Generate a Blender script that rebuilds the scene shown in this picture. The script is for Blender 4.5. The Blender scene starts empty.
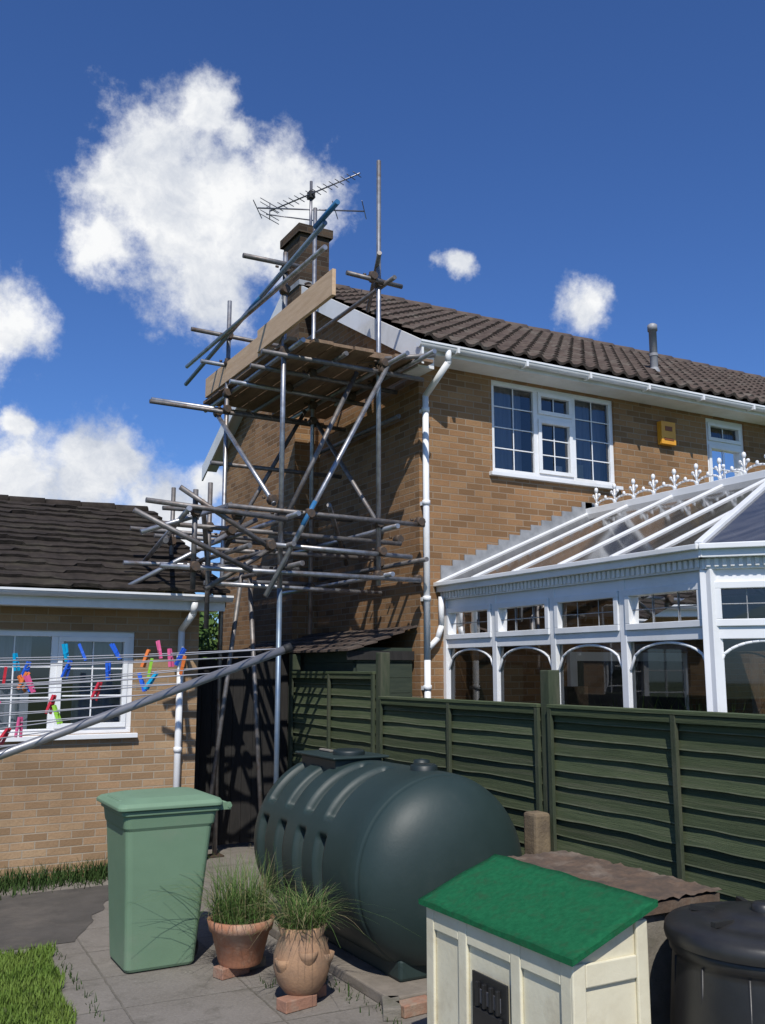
import bpy, bmesh, math, random
from mathutils import Vector, Matrix, noise as mnoise
R=random.Random(7)
scene=bpy.context.scene
# ------------------------------------------------------------ materials
def new_mat(name):
    m=bpy.data.materials.new(name); m.use_nodes=True
    nt=m.node_tree; b=nt.nodes['Principled BSDF']
    return m,nt,b
def N(nt,t,**k):
    n=nt.nodes.new(t)
    for a,v in k.items(): setattr(n,a,v)
    return n
def L(nt,a,b): nt.links.new(a,b)
def rgba(c): return (c[0],c[1],c[2],1)
def mixc(nt,fac,a,b,blend='MIX'):
    n=N(nt,'ShaderNodeMix',data_type='RGBA',blend_type=blend)
    if hasattr(fac,'links'): L(nt,fac,n.inputs[0])
    else: n.inputs[0].default_value=fac
    for i,v in ((6,a),(7,b)):
        if hasattr(v,'links'): L(nt,v,n.inputs[i])
        else: n.inputs[i].default_value=rgba(v)
    return n.outputs[2]
def ramp(nt,src,p0,p1,c0=(0,0,0),c1=(1,1,1)):
    r=N(nt,'ShaderNodeValToRGB'); r.color_ramp.elements[0].position=p0; r.color_ramp.elements[1].position=p1
    r.color_ramp.elements[0].color=rgba(c0); r.color_ramp.elements[1].color=rgba(c1)
    L(nt,src,r.inputs[0]); return r.outputs[0]
def coords(nt,scale=(1,1,1)):
    tc=N(nt,'ShaderNodeTexCoord'); mp=N(nt,'ShaderNodeMapping'); mp.inputs['Scale'].default_value=scale
    L(nt,tc.outputs['Object'],mp.inputs[0]); return mp.outputs[0]
def noise(nt,vec,scale,detail=5,rough=.6):
    n=N(nt,'ShaderNodeTexNoise'); n.inputs['Scale'].default_value=scale; n.inputs['Detail'].default_value=detail; n.inputs['Roughness'].default_value=rough
    L(nt,vec,n.inputs['Vector']); return n.outputs['Fac']
def bump(nt,b,h,strength=.3,dist=.01):
    n=N(nt,'ShaderNodeBump'); n.inputs['Strength'].default_value=strength; n.inputs['Distance'].default_value=dist
    L(nt,h,n.inputs['Height']); L(nt,n.outputs[0],b.inputs['Normal'])
def mat_simple(name,c1,c2=None,rough=.6,scale=6,detail=6,bmp=0,bscale=60,metal=0,stretch=(1,1,1),lo=.35,hi=.65,spec=.5,dirt=None):
    m,nt,b=new_mat(name); v=coords(nt,stretch)
    if c2 is None: c2=tuple(x*.8 for x in c1)
    f=ramp(nt,noise(nt,v,scale,detail),lo,hi)
    col=mixc(nt,f,c1,c2)
    if dirt:
        d=ramp(nt,noise(nt,v,scale*.37+.3,8,.7),.5,.72)
        col=mixc(nt,d,col,dirt)
    L(nt,col,b.inputs['Base Color']); b.inputs['Roughness'].default_value=rough; b.inputs['Metallic'].default_value=metal
    b.inputs['Specular IOR Level'].default_value=spec
    if bmp: bump(nt,b,noise(nt,v,bscale,4),bmp,.01)
    return m
def mat_brick(name,axis,c1,c2,mortar,w=.215,h=.071,ms=.006,big=.25):
    m,nt,b=new_mat(name)
    tc=N(nt,'ShaderNodeTexCoord'); sp=N(nt,'ShaderNodeSeparateXYZ'); cb=N(nt,'ShaderNodeCombineXYZ')
    L(nt,tc.outputs['Object'],sp.inputs[0])
    L(nt,sp.outputs[axis],cb.inputs[0]); L(nt,sp.outputs[2],cb.inputs[1])
    br=N(nt,'ShaderNodeTexBrick'); br.inputs['Scale'].default_value=1
    br.inputs['Brick Width'].default_value=w; br.inputs['Row Height'].default_value=h
    br.inputs['Mortar Size'].default_value=ms; br.inputs['Mortar Smooth'].default_value=.3
    br.inputs['Color1'].default_value=(0,0,0,1); br.inputs['Color2'].default_value=(1,1,1,1); br.inputs['Mortar'].default_value=(.5,.5,.5,1)
    L(nt,cb.outputs[0],br.inputs['Vector'])
    rr=N(nt,'ShaderNodeValToRGB'); e=rr.color_ramp.elements
    e[0].position=0; e[0].color=rgba(c1); e[1].position=1; e[1].color=rgba(c2)
    x=e.new(.25); x.color=rgba(tuple(a*.74 for a in c1)); x=e.new(.45); x.color=rgba(tuple((a+b_)/2 for a,b_ in zip(c1,c2)))
    x=e.new(.75); x.color=rgba((c2[0]*.9,c2[1]*.82,c2[2]*.78))
    L(nt,br.outputs['Color'],rr.inputs[0])
    n1=noise(nt,tc.outputs['Object'],1.1,6,.6); n2=noise(nt,tc.outputs['Object'],45,4,.7)
    col=mixc(nt,ramp(nt,n2,.3,.7),rr.outputs[0],mixc(nt,.35,rr.outputs[0],tuple(a*.6 for a in c1)))
    col=mixc(nt,br.outputs['Fac'],col,mortar)
    col=mixc(nt,ramp(nt,n1,.4,.75,(0,0,0),(big*2,)*3),col,tuple(a*.5 for a in c1))
    L(nt,col,b.inputs['Base Color']); b.inputs['Roughness'].default_value=.9; b.inputs['Specular IOR Level'].default_value=.2
    inv=N(nt,'ShaderNodeMath',operation='MULTIPLY_ADD'); inv.inputs[1].default_value=-1; L(nt,br.outputs['Fac'],inv.inputs[0]); L(nt,n2,inv.inputs[2])
    bump(nt,b,inv.outputs[0],.5,.008)
    return m
HB=((.275,.155,.075),(.375,.225,.112),(.31,.24,.17))
M={}
M['hbX']=mat_brick('house_brick_rear',0,*HB)
M['hbY']=mat_brick('house_brick_gable',1,*HB)
GB=((.35,.225,.125),(.44,.305,.18),(.36,.30,.225))
M['gbX']=mat_brick('garage_brick',0,*GB)
M['gbY']=mat_brick('garage_brick_side',1,*GB)
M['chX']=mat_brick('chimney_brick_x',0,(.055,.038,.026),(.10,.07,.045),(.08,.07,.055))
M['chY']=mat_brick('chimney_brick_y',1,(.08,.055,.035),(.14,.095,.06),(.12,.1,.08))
M['white']=mat_simple('white_upvc',(.80,.81,.82),(.74,.75,.75),rough=.35,scale=3,dirt=(.66,.66,.63))
M['whitedull']=mat_simple('white_fascia',(.80,.80,.79),(.72,.72,.70),rough=.5,scale=2,dirt=(.58,.57,.53))
M['tile']=mat_simple('roof_tile_brown',(.062,.045,.036),(.105,.078,.062),rough=.9,scale=5,bmp=.4,dirt=(.15,.13,.105),spec=.3)
M['tiledark']=mat_simple('garage_tile_dark',(.022,.018,.015),(.045,.036,.03),rough=.95,scale=7,bmp=.6,bscale=35,dirt=(.06,.053,.038),spec=.2)
M['ridge']=mat_simple('ridge_tile',(.08,.055,.045),(.12,.09,.07),rough=.9,scale=9,bmp=.4)
M['steel']=mat_simple('galvanised_steel',(.42,.43,.45),(.27,.28,.30),rough=.42,scale=14,metal=.75,dirt=(.2,.15,.11))
M['steelrust']=mat_simple('weathered_steel',(.14,.135,.135),(.23,.215,.205),rough=.55,scale=18,metal=.6,dirt=(.12,.08,.055))
M['steelblue']=mat_simple('blue_marked_steel',(.14,.2,.28),(.2,.25,.3),rough=.45,scale=10,metal=.5)
M['bluepaint']=mat_simple('blue_paint_band',(.03,.16,.35),rough=.5)
M['coupler']=mat_simple('coupler_steel',(.07,.06,.052),(.13,.085,.055),rough=.6,scale=30,metal=.5)
M['plank']=mat_simple('scaffold_board',(.19,.12,.075),(.28,.19,.12),rough=.85,scale=3,stretch=(6,1,6),bmp=.3,dirt=(.11,.08,.055))
M['ply']=mat_simple('new_timber',(.62,.44,.28),(.52,.35,.21),rough=.75,scale=3,stretch=(6,1,8),bmp=.2)
M['lead']=mat_simple('lead_flashing',(.2,.21,.22),(.3,.31,.32),rough=.6,scale=8)
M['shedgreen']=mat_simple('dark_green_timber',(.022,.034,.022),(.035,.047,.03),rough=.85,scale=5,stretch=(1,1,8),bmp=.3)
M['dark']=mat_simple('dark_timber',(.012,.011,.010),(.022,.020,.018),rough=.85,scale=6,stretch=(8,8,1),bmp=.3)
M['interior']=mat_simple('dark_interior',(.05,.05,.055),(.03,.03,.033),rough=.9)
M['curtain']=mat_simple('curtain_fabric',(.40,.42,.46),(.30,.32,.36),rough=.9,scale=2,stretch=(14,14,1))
M['binG']=mat_simple('sage_green_plastic',(.155,.25,.158),(.138,.226,.142),rough=.62,scale=3,bmp=.08,bscale=120,dirt=(.19,.245,.17),spec=.35)
M['binG2']=mat_simple('sage_green_lid',(.17,.275,.178),(.155,.25,.16),rough=.58,scale=3,spec=.35)
M['rubber']=mat_simple('black_rubber',(.02,.02,.02),rough=.7)
M['tank']=mat_simple('tank_green_plastic',(.018,.034,.032),(.024,.042,.040),rough=.52,scale=2.5,bmp=.08,bscale=40,dirt=(.042,.056,.052),spec=.4)
M['tankdk']=mat_simple('tank_fittings',(.012,.022,.022),rough=.5)
M['terra']=mat_simple('terracotta',(.40,.17,.09),(.32,.145,.08),rough=.8,scale=8,bmp=.2,dirt=(.43,.31,.22))
M['terra2']=mat_simple('weathered_terracotta',(.36,.215,.12),(.25,.155,.095),rough=.85,scale=9,bmp=.3,dirt=(.13,.12,.08))
M['soil']=mat_simple('soil',(.04,.028,.02),rough=1,scale=20)
M['redbrick']=mat_simple('red_brick',(.33,.17,.11),(.25,.135,.09),rough=.9,scale=15,bmp=.4,dirt=(.3,.24,.18))
M['stone']=mat_simple('concrete',(.22,.20,.165),(.15,.135,.11),rough=.95,scale=8,bmp=.5,dirt=(.09,.09,.055))
M['mosstop']=mat_simple('mossy_slab',(.13,.085,.055),(.075,.055,.04),rough=.95,scale=12,bmp=.8,bscale=25,dirt=(.2,.16,.12))
M['stub']=mat_simple('concrete_stub',(.20,.15,.09),(.12,.09,.06),rough=.95,scale=10,bmp=.5)
M['felt']=mat_simple('green_roof_felt',(.010,.130,.052),(.018,.175,.07),rough=.95,scale=40,bmp=1,bscale=260,dirt=(.035,.11,.05),spec=.15)
M['cream']=mat_simple('cream_paint',(.72,.68,.51),(.64,.59,.43),rough=.6,scale=4,bmp=.15,bscale=30,dirt=(.48,.42,.29))
M['blackp']=mat_simple('black_plastic',(.014,.014,.015),(.02,.02,.02),rough=.42,scale=3,bmp=.1,bscale=20,dirt=(.035,.034,.03))
M['yellow']=mat_simple('alarm_yellow',(.75,.36,.03),(.68,.3,.03),rough=.4)
M['alarmdk']=mat_simple('alarm_logo',(.25,.08,.02),rough=.5)
M['grey']=mat_simple('airer_grey_metal',(.33,.33,.34),(.26,.26,.27),rough=.45,metal=.6,scale=10)
M['line']=mat_simple('pvc_line',(.40,.40,.43),rough=.6)
M['alu']=mat_simple('aerial_aluminium',(.22,.22,.24),rough=.4,metal=.7)
M['flue']=mat_simple('flue_grey',(.33,.34,.36),(.26,.26,.27),rough=.5)
for i,g in enumerate((1.0,.82,1.2)):
    M['fence%d'%i]=mat_simple('green_stained_timber_%d'%i,(.046*g,.062*g,.031*g),(.074*g,.092*g,.046*g),rough=.85,scale=5+i,stretch=(3,.35,14),bmp=.5,bscale=18,dirt=(.100*g,.105*g,.065*g),spec=.2)
M['fenceedge']=mat_simple('pale_board_edge',(.14,.15,.095),(.09,.11,.06),rough=.9,scale=9,spec=.2)
M['fencedk']=mat_simple('green_stained_post',(.036,.050,.028),(.058,.070,.042),rough=.85,scale=4,stretch=(5,5,1),bmp=.4,dirt=(.09,.09,.06),spec=.25)
M['grassb']=mat_simple('lawn_blades',(.085,.15,.022),(.13,.19,.035),rough=.7,scale=3,spec=.2)
M['grassl']=mat_simple('long_grass_blades',(.028,.055,.015),(.045,.078,.022),rough=.8,scale=3,spec=.1)
M['chive']=mat_simple('potted_leaves',(.055,.11,.022),(.10,.16,.04),rough=.6,scale=20,spec=.3)
M['straw']=mat_simple('dry_leaves',(.26,.22,.11),(.2,.17,.08),rough=.8,scale=20)
M['leaf']=mat_simple('tree_leaves',(.045,.09,.02),(.08,.13,.03),rough=.7,scale=2,spec=.2)
M['bark']=mat_simple('bark',(.07,.05,.035),rough=.9,scale=8)
for n,c in dict(blue=(.02,.12,.65),cyan=(.0,.35,.62),pink=(.75,.12,.28),orange=(.8,.2,.04),lime=(.3,.6,.05),red=(.6,.03,.05)).items():
    M['peg_'+n]=mat_simple('peg_'+n,c,rough=.4)
def mat_glass(name,tint=(.5,.52,.55),refl=.12,rough=.02):
    m=bpy.data.materials.new(name); m.use_nodes=True; nt=m.node_tree; nt.nodes.clear()
    o=N(nt,'ShaderNodeOutputMaterial'); mx=N(nt,'ShaderNodeMixShader'); t=N(nt,'ShaderNodeBsdfTransparent'); g=N(nt,'ShaderNodeBsdfGlossy')
    t.inputs[0].default_value=rgba(tint); g.inputs['Roughness'].default_value=rough; g.inputs[0].default_value=(.9,.9,.9,1)
    fr=N(nt,'ShaderNodeFresnel'); fr.inputs[0].default_value=1.5; ad=N(nt,'ShaderNodeMath',operation='ADD'); ad.inputs[1].default_value=refl
    L(nt,fr.outputs[0],ad.inputs[0]); L(nt,ad.outputs[0],mx.inputs[0]); L(nt,t.outputs[0],mx.inputs[1]); L(nt,g.outputs[0],mx.inputs[2]); L(nt,mx.outputs[0],o.inputs[0])
    return m
M['glass']=mat_glass('window_glass',(.6,.63,.67),.08)
M['cglass']=mat_glass('conservatory_glass',(.55,.57,.59),.03)
# tinted, slightly dusty roof glazing that reflects the sky
m=bpy.data.materials.new('tinted_roof_glazing'); m.use_nodes=True; nt=m.node_tree; nt.nodes.clear()
o=N(nt,'ShaderNodeOutputMaterial'); mx=N(nt,'ShaderNodeMixShader'); mx2=N(nt,'ShaderNodeMixShader'); t=N(nt,'ShaderNodeBsdfTransparent'); g=N(nt,'ShaderNodeBsdfGlossy'); df=N(nt,'ShaderNodeBsdfDiffuse')
t.inputs[0].default_value=(.33,.34,.37,1); g.inputs['Roughness'].default_value=.08; g.inputs[0].default_value=(.9,.9,.9,1)
wv=N(nt,'ShaderNodeTexNoise'); wv.inputs['Scale'].default_value=2.5; wv.inputs['Detail'].default_value=7; L(nt,coords(nt,(.6,7,1)),wv.inputs['Vector'])
L(nt,mixc(nt,ramp(nt,wv.outputs['Fac'],.35,.7),(.085,.085,.085),(.20,.195,.19)),df.inputs[0])
mx2.inputs[0].default_value=.55; L(nt,t.outputs[0],mx2.inputs[1]); L(nt,df.outputs[0],mx2.inputs[2])
fr=N(nt,'ShaderNodeFresnel'); fr.inputs[0].default_value=1.5; ad=N(nt,'ShaderNodeMath',operation='MULTIPLY_ADD'); ad.inputs[1].default_value=.8; ad.inputs[2].default_value=.10
L(nt,fr.outputs[0],ad.inputs[0]); L(nt,ad.outputs[0],mx.inputs[0]); L(nt,mx2.outputs[0],mx.inputs[1]); L(nt,g.outputs[0],mx.inputs[2]); L(nt,mx.outputs[0],o.inputs[0])
M['poly']=m
m,nt,b=new_mat('paving_slabs'); v=coords(nt)
br=N(nt,'ShaderNodeTexBrick'); br.offset=0.0
for k_,v_ in (('Scale',1),('Brick Width',.75),('Row Height',.6),('Mortar Size',.009),('Mortar Smooth',.5)): br.inputs[k_].default_value=v_
br.inputs['Color1'].default_value=(.205,.185,.16,1); br.inputs['Color2'].default_value=(.165,.15,.132,1); br.inputs['Mortar'].default_value=(.075,.07,.052,1)
mp=N(nt,'ShaderNodeMapping'); mp.inputs['Rotation'].default_value=(0,0,.04); mp.inputs['Location'].default_value=(.2,.15,0); L(nt,v,mp.inputs[0])
wn=N(nt,'ShaderNodeTexNoise'); wn.inputs['Scale'].default_value=9; L(nt,v,wn.inputs['Vector'])
va=N(nt,'ShaderNodeVectorMath',operation='MULTIPLY_ADD'); va.inputs[1].default_value=(.02,.02,0); L(nt,wn.outputs['Color'],va.inputs[0]); L(nt,mp.outputs[0],va.inputs[2]); L(nt,va.outputs[0],br.inputs['Vector'])
a=noise(nt,v,1.6,8,.65); c=noise(nt,v,60,4,.7); d_=noise(nt,v,5,7,.7); e_=noise(nt,v,11,8,.75)
col=mixc(nt,ramp(nt,a,.35,.7),br.outputs['Color'],(.135,.12,.10)); col=mixc(nt,ramp(nt,c,.35,.75,(0,0,0),(.5,.5,.5)),col,(.27,.245,.21))
col=mixc(nt,ramp(nt,d_,.52,.7,(0,0,0),(.7,.7,.7)),col,(.09,.082,.065))
col=mixc(nt,ramp(nt,e_,.60,.68,(0,0,0),(.55,.55,.55)),col,(.29,.275,.24))
L(nt,col,b.inputs['Base Color']); b.inputs['Roughness'].default_value=.9
iv=N(nt,'ShaderNodeMath',operation='MULTIPLY_ADD'); iv.inputs[1].default_value=-2; L(nt,br.outputs['Fac'],iv.inputs[0]); L(nt,c,iv.inputs[2]); bump(nt,b,iv.outputs[0],.5,.008)
M['paving']=m
M['groundgrass']=mat_simple('ground_grass',(.06,.10,.022),(.09,.13,.03),rough=.95,scale=1.5,bmp=.6,bscale=40)
M['lawn']=mat_simple('lawn_base',(.06,.09,.02),(.09,.12,.03),rough=.95,scale=6,bmp=.6,bscale=60)
M['shadeband']=mat_simple('painted_shadow_band',(.085,.077,.068),(.06,.055,.048),rough=.95,scale=4,bmp=.5,bscale=120,dirt=(.12,.105,.088))
M['slab']=mat_simple('tank_base_concrete',(.22,.19,.155),(.15,.13,.105),rough=.95,scale=6,bmp=.4)
# ------------------------------------------------------------ geometry helpers
def empty(name,loc=(0,0,0)):
    e=bpy.data.objects.new(name,None); e.location=loc; e.empty_display_size=.2; scene.collection.objects.link(e); return e
def par(o,parent):
    o.parent=parent; o.matrix_parent_inverse=Matrix.Translation(-Vector(parent.location))
class MB:
    def __init__(s): s.bm=bmesh.new(); s.mats=[]
    def mi(s,m):
        m=M[m] if isinstance(m,str) else m
        if m not in s.mats: s.mats.append(m)
        return s.mats.index(m)
    def face(s,pts,mat,smooth=False):
        vs=[s.bm.verts.new(p) for p in pts]; f=s.bm.faces.new(vs); f.material_index=s.mi(mat); f.smooth=smooth; return f
    def box(s,x0,x1,y0,y1,z0,z1,mat,T=None):
        c=[(x,y,z) for x in (x0,x1) for y in (y0,y1) for z in (z0,z1)]
        if T is not None: c=[T@Vector(p) for p in c]
        v=[s.bm.verts.new(p) for p in c]; k=s.mi(mat)
        for q in ((0,1,3,2),(4,6,7,5),(0,4,5,1),(2,3,7,6),(0,2,6,4),(1,5,7,3)):
            f=s.bm.faces.new([v[i] for i in q]); f.material_index=k
    def tube(s,p,q,r,mat,n=10,r2=None,cap=True):
        p=Vector(p); q=Vector(q); d=(q-p)
        if d.length<1e-6: return
        d.normalize(); a=d.orthogonal().normalized(); b_=d.cross(a); k=s.mi(mat); r2=r if r2 is None else r2
        A=[];B=[]
        for i in range(n):
            t=2*math.pi*i/n; o=a*math.cos(t)+b_*math.sin(t)
            A.append(s.bm.verts.new(p+o*r)); B.append(s.bm.verts.new(q+o*r2))
        for i in range(n):
            f=s.bm.faces.new([A[i],A[(i+1)%n],B[(i+1)%n],B[i]]); f.material_index=k; f.smooth=True
        if cap:
            for X in (A[::-1],B):
                f=s.bm.faces.new(X); f.material_index=k
    def path(s,pts,r,mat,n=10):
        for a,b_ in zip(pts,pts[1:]): s.tube(a,b_,r,mat,n)
        for p in pts[1:-1]: s.sphere(p,r*1.02,mat,8)
    def sphere(s,c,r,mat,n=12,sc=(1,1,1)):
        k=s.mi(mat); c=Vector(c); rows=[]
        m_=max(4,n//2)
        for j in range(1,m_):
            ph=math.pi*j/m_; rows.append([s.bm.verts.new(c+Vector((r*sc[0]*math.sin(ph)*math.cos(2*math.pi*i/n),r*sc[1]*math.sin(ph)*math.sin(2*math.pi*i/n),r*sc[2]*math.cos(ph)))) for i in range(n)])
        t=s.bm.verts.new(c+Vector((0,0,r*sc[2]))); bt=s.bm.verts.new(c-Vector((0,0,r*sc[2])))
        for i in range(n):
            f=s.bm.faces.new([t,rows[0][i],rows[0][(i+1)%n]]); f.material_index=k; f.smooth=True
            f=s.bm.faces.new([bt,rows[-1][(i+1)%n],rows[-1][i]]); f.material_index=k; f.smooth=True
            for a,b_ in zip(rows,rows[1:]):
                f=s.bm.faces.new([a[i],b_[i],b_[(i+1)%n],a[(i+1)%n]]); f.material_index=k; f.smooth=True
    def lathe(s,prof,c,mat,n=32,T=None):
        k=s.mi(mat); rows=[]
        for r,z in prof:
            row=[]
            for i in range(n):
                p=Vector((c[0]+r*math.cos(2*math.pi*i/n),c[1]+r*math.sin(2*math.pi*i/n),c[2]+z))
                if T is not None: p=T@p
                row.append(s.bm.verts.new(p))
            rows.append(row)
        for a,b_ in zip(rows,rows[1:]):
            for i in range(n):
                f=s.bm.faces.new([a[i],a[(i+1)%n],b_[(i+1)%n],b_[i]]); f.material_index=k; f.smooth=True
        return rows
    def done(s,name,parent=None,bevel=0,recalc=True):
        if recalc: bmesh.ops.recalc_face_normals(s.bm,faces=s.bm.faces[:])
        me=bpy.data.meshes.new(name); s.bm.to_mesh(me); s.bm.free()
        for m_ in s.mats: me.materials.append(m_)
        o=bpy.data.objects.new(name,me); scene.collection.objects.link(o)
        if parent: par(o,parent)
        if bevel:
            bv=o.modifiers.new('bevel','BEVEL'); bv.width=bevel; bv.segments=2; bv.limit_method='ANGLE'; bv.angle_limit=math.radians(40)
        return o
def wall(mb,axis,c,u0,u1,v0,v1,holes,mat,depth=.09,sgn=1):
    us=sorted({u0,u1,*[h[0] for h in holes],*[h[1] for h in holes]}); vs=sorted({v0,v1,*[h[2] for h in holes],*[h[3] for h in holes]})
    P=(lambda u,v,d=0:(u,c+sgn*d,v)) if axis=='Y' else (lambda u,v,d=0:(c+sgn*d,u,v))
    for a,b_ in zip(us,us[1:]):
        for e,f in zip(vs,vs[1:]):
            if any(h[0]<=a and b_<=h[1] and h[2]<=e and f<=h[3] for h in holes): continue
            mb.face([P(a,e),P(b_,e),P(b_,f),P(a,f)],mat)
    for h in holes:
        a,b_,e,f=h
        for q in ([(a,e),(b_,e)],[(b_,e),(b_,f)],[(b_,f),(a,f)],[(a,f),(a,e)]):
            mb.face([P(*q[0]),P(*q[1]),P(*q[1],depth),P(*q[0],depth)],mat)
def tiles(name,parent,X0,X1,Ye,ze,Yr,zr,period,course,amp,lift,mat,rnd=.009,samp=8):
    bm=bmesh.new(); s=Vector((0,Yr-Ye,zr-ze)); Ls=s.length; s.normalize(); nrm=Vector((0,-s.z,s.y))
    if nrm.z<0: nrm=-nrm
    nc=max(1,round(Ls/course)); nx=int((X1-X0)/period*samp)
    def row(t,h,j):
        r=[]; off=0 if amp>.015 else (j%2)*.5
        for i in range(nx+1):
            x=X0+(X1-X0)*i/nx; ph=(x-X0)/period
            w=math.sin(2*math.pi*ph); w=w if w>0 else w*.45
            ti=math.floor(ph+off+.25); jit=mnoise.noise(Vector((ti*1.7,j*3.1,3.3)))*rnd
            r.append(bm.verts.new(Vector((x,Ye,ze))+s*(t+(jit*1.5 if h>0.01 or h==0 else 0))+nrm*(h+amp*w+(jit if h>.01 else 0))))
        return r
    def con(a,b_):
        for i in range(nx):
            f=bm.faces.new([a[i],a[i+1],b_[i+1],b_[i]]); f.smooth=False
    for j in range(nc):
        t0=Ls*j/nc; t1=Ls*(j+1)/nc
        a=row(t0-.02,.0,j); b_=row(t0-.02,lift,j); c=row(t1-.02,0.004,j)
        con(a,b_); con(b_,c)
    bmesh.ops.recalc_face_normals(bm,faces=bm.faces[:])
    me=bpy.data.meshes.new(name); bm.to_mesh(me); bm.free(); me.materials.append(M[mat])
    o=bpy.data.objects.new(name,me); scene.collection.objects.link(o); par(o,parent)
    return o
# ------------------------------------------------------------ ground
mb=MB(); mb.face([(-300,-300,0),(300,-300,0),(300,300,0),(-300,300,0)],'groundgrass'); mb.done('ground')
mb=MB(); mb.face([(-6,-3,.004),(4.28,-3,.004),(4.28,12,.004),(-6,12,.004)],'paving'); mb.done('paving')
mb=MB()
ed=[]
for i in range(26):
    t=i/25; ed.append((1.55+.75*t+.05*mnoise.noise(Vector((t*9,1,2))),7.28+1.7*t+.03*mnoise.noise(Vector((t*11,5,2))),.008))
mb.face([(-6,7.26,.008)]+ed+[(-6,8.98,.008)],'shadeband'); mb.done('shadow_strip')  # shadow band across the paving, painted as a darker strip
def blades(name,n,region,hmin,hmax,w,mat,lean=.5,z=.0,seed=1,parent=None,mat2=None):
    rr=random.Random(seed); vs=[];fs=[];mi=[]
    for _ in range(n):
        x,y=region(rr); h=rr.uniform(hmin,hmax); a=rr.uniform(0,6.283); l=rr.uniform(0,lean)*h; ww=w*rr.uniform(.6,1.3)
        dx,dy=math.cos(a),math.sin(a); px,py=-dy*ww,dx*ww; k=len(vs)
        vs+=[(x-px,y-py,z),(x+px,y+py,z),(x+dx*l*.4+px*.7,y+dy*l*.4+py*.7,z+h*.6),(x+dx*l*.4-px*.7,y+dy*l*.4-py*.7,z+h*.6),(x+dx*l,y+dy*l,z+h)]
        fs+=[(k,k+1,k+2,k+3),(k+3,k+2,k+4)]; q=1 if (mat2 and rr.random()<.15) else 0; mi+=[q,q]
    me=bpy.data.meshes.new(name); me.from_pydata(vs,[],fs); me.materials.append(M[mat])
    if mat2: me.materials.append(M[mat2])
    me.polygons.foreach_set('material_index',mi)
    o=bpy.data.objects.new(name,me); scene.collection.objects.link(o)
    if parent: par(o,parent)
    return o
lawn=empty('lawn')
mb=MB(); mb.face([(-6,-3,.012),(.9,-3,.012),(1.2,5.6,.012),(1.36,7.15,.012),(-6,7.22,.012)],'lawn'); mb.done('turf',lawn)
def reg(r):
    y=r.uniform(4.2,7.18); return r.uniform(-.4,1.22+(y-5.69)*.10+.03*math.sin(y*9)),y
blades('grass_blades',34000,reg,.02,.06,.004,'grassb',.9,.01,3,lawn)
blades('long_grass',2600,lambda r:(r.uniform(-.5,2.62),9.44-abs(r.gauss(0,.2))),.04,.2,.005,'grassl',1.1,.0,5,None)
def wreg(r):
    k=r.choice([0,1,2,3])
    if k==0: return (1.37+r.gauss(0,.02), r.uniform(5.6,7.2))
    if k==1: return (r.uniform(2.6,3.0), 6.9+abs(r.gauss(0,.2)))
    if k==2: return (2.74+r.gauss(0,.04), 5.3+r.gauss(0,.3))
    return (r.uniform(2.35,2.7), 5.75+r.gauss(0,.04))
blades('weeds',240,wreg,.02,.06,.004,'grassl',.9,.0,8)
# ------------------------------------------------------------ brick house
H=empty('brick_house',(5.1,8.4,0))
EZ=5.27; RZ=7.2; YE=8.05; YR=11.5; SL=(RZ-EZ)/(YR-YE)
w1=(6.05,7.86,4.06,5.13); w2=(9.43,10.15,4.12,5.13); w3=(12.2,13.6,4.06,5.13)
mb=MB(); wall(mb,'Y',8.4,5.1,20,0,5.36,[w1,w2,w3],'hbX',.1,1)
mb.face([(20,8.4,0),(20,14.6,0),(20,14.6,5.3),(20,11.5,7.1),(20,8.4,5.36)],'hbY')
mb.face([(5.1,8.4,0),(5.1,14.6,0),(5.1,14.6,5.36),(5.1,11.5,7.12),(5.1,8.4,5.36)],'hbY')
mb.face([(5.1,14.6,0),(20,14.6,0),(20,14.6,5.3),(5.1,14.6,5.3)],'hbX')
mb.done('walls',H,recalc=False)
tiles('roof_tiles',H,4.92,20.2,YE-.05,EZ+.03,YR,RZ+.03,.205,.27,.030,.032,'tile')
tiles('roof_tiles_far',H,4.92,20.2,2*YR-YE+.05,EZ+.03,YR,RZ+.03,.30,.30,.032,.035,'tile')
mb=MB()
x=4.92
while x<20.1:
    mb.tube((x,YR,RZ+.0),(x+.44,YR,RZ+.012),.095,'ridge',14,.10); x+=.45
mb.done('ridge_tiles',H)
mb=MB()
def slopebox(x0,x1,ya,yb,top,th,mat):
    za=RZ-SL*abs(YR-ya); zb=RZ-SL*abs(YR-yb)
    c=[(x,y,z) for x in (x0,x1) for y,z0 in ((ya,za),(yb,zb)) for z in (z0+top-th,z0+top)]
    v=[mb.bm.verts.new(p) for p in c]; k=mb.mi(mat)
    for q in ((0,1,3,2),(4,6,7,5),(0,4,5,1),(2,3,7,6),(0,2,6,4),(1,5,7,3)):
        f=mb.bm.faces.new([v[i] for i in q]); f.material_index=k
slopebox(4.885,4.91,7.98,11.5,.02,.25,'whitedull'); slopebox(4.885,4.91,11.5,15.02,.02,.25,'whitedull')
slopebox(4.912,5.098,8.1,11.5,-.13,.02,'whitedull'); slopebox(4.912,5.098,11.5,14.9,-.13,.02,'whitedull')
mb.box(4.912,20,8.065,8.085,5.15,5.28,'whitedull')
mb.box(4.912,20,8.087,8.398,5.155,5.17,'whitedull')
mb.box(4.9,5.098,8.087,8.4,5.0,5.153,'whitedull')
mb.done('fascia_and_soffit',H)
mb=MB()
k=mb.mi('white'); rows=[]
for xx in (4.86,20):
    rows.append([mb.bm.verts.new((xx,8.005+.055*math.cos(a),5.235+.055*math.sin(a))) for a in [math.pi+math.pi*i/8 for i in range(9)]])
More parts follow.
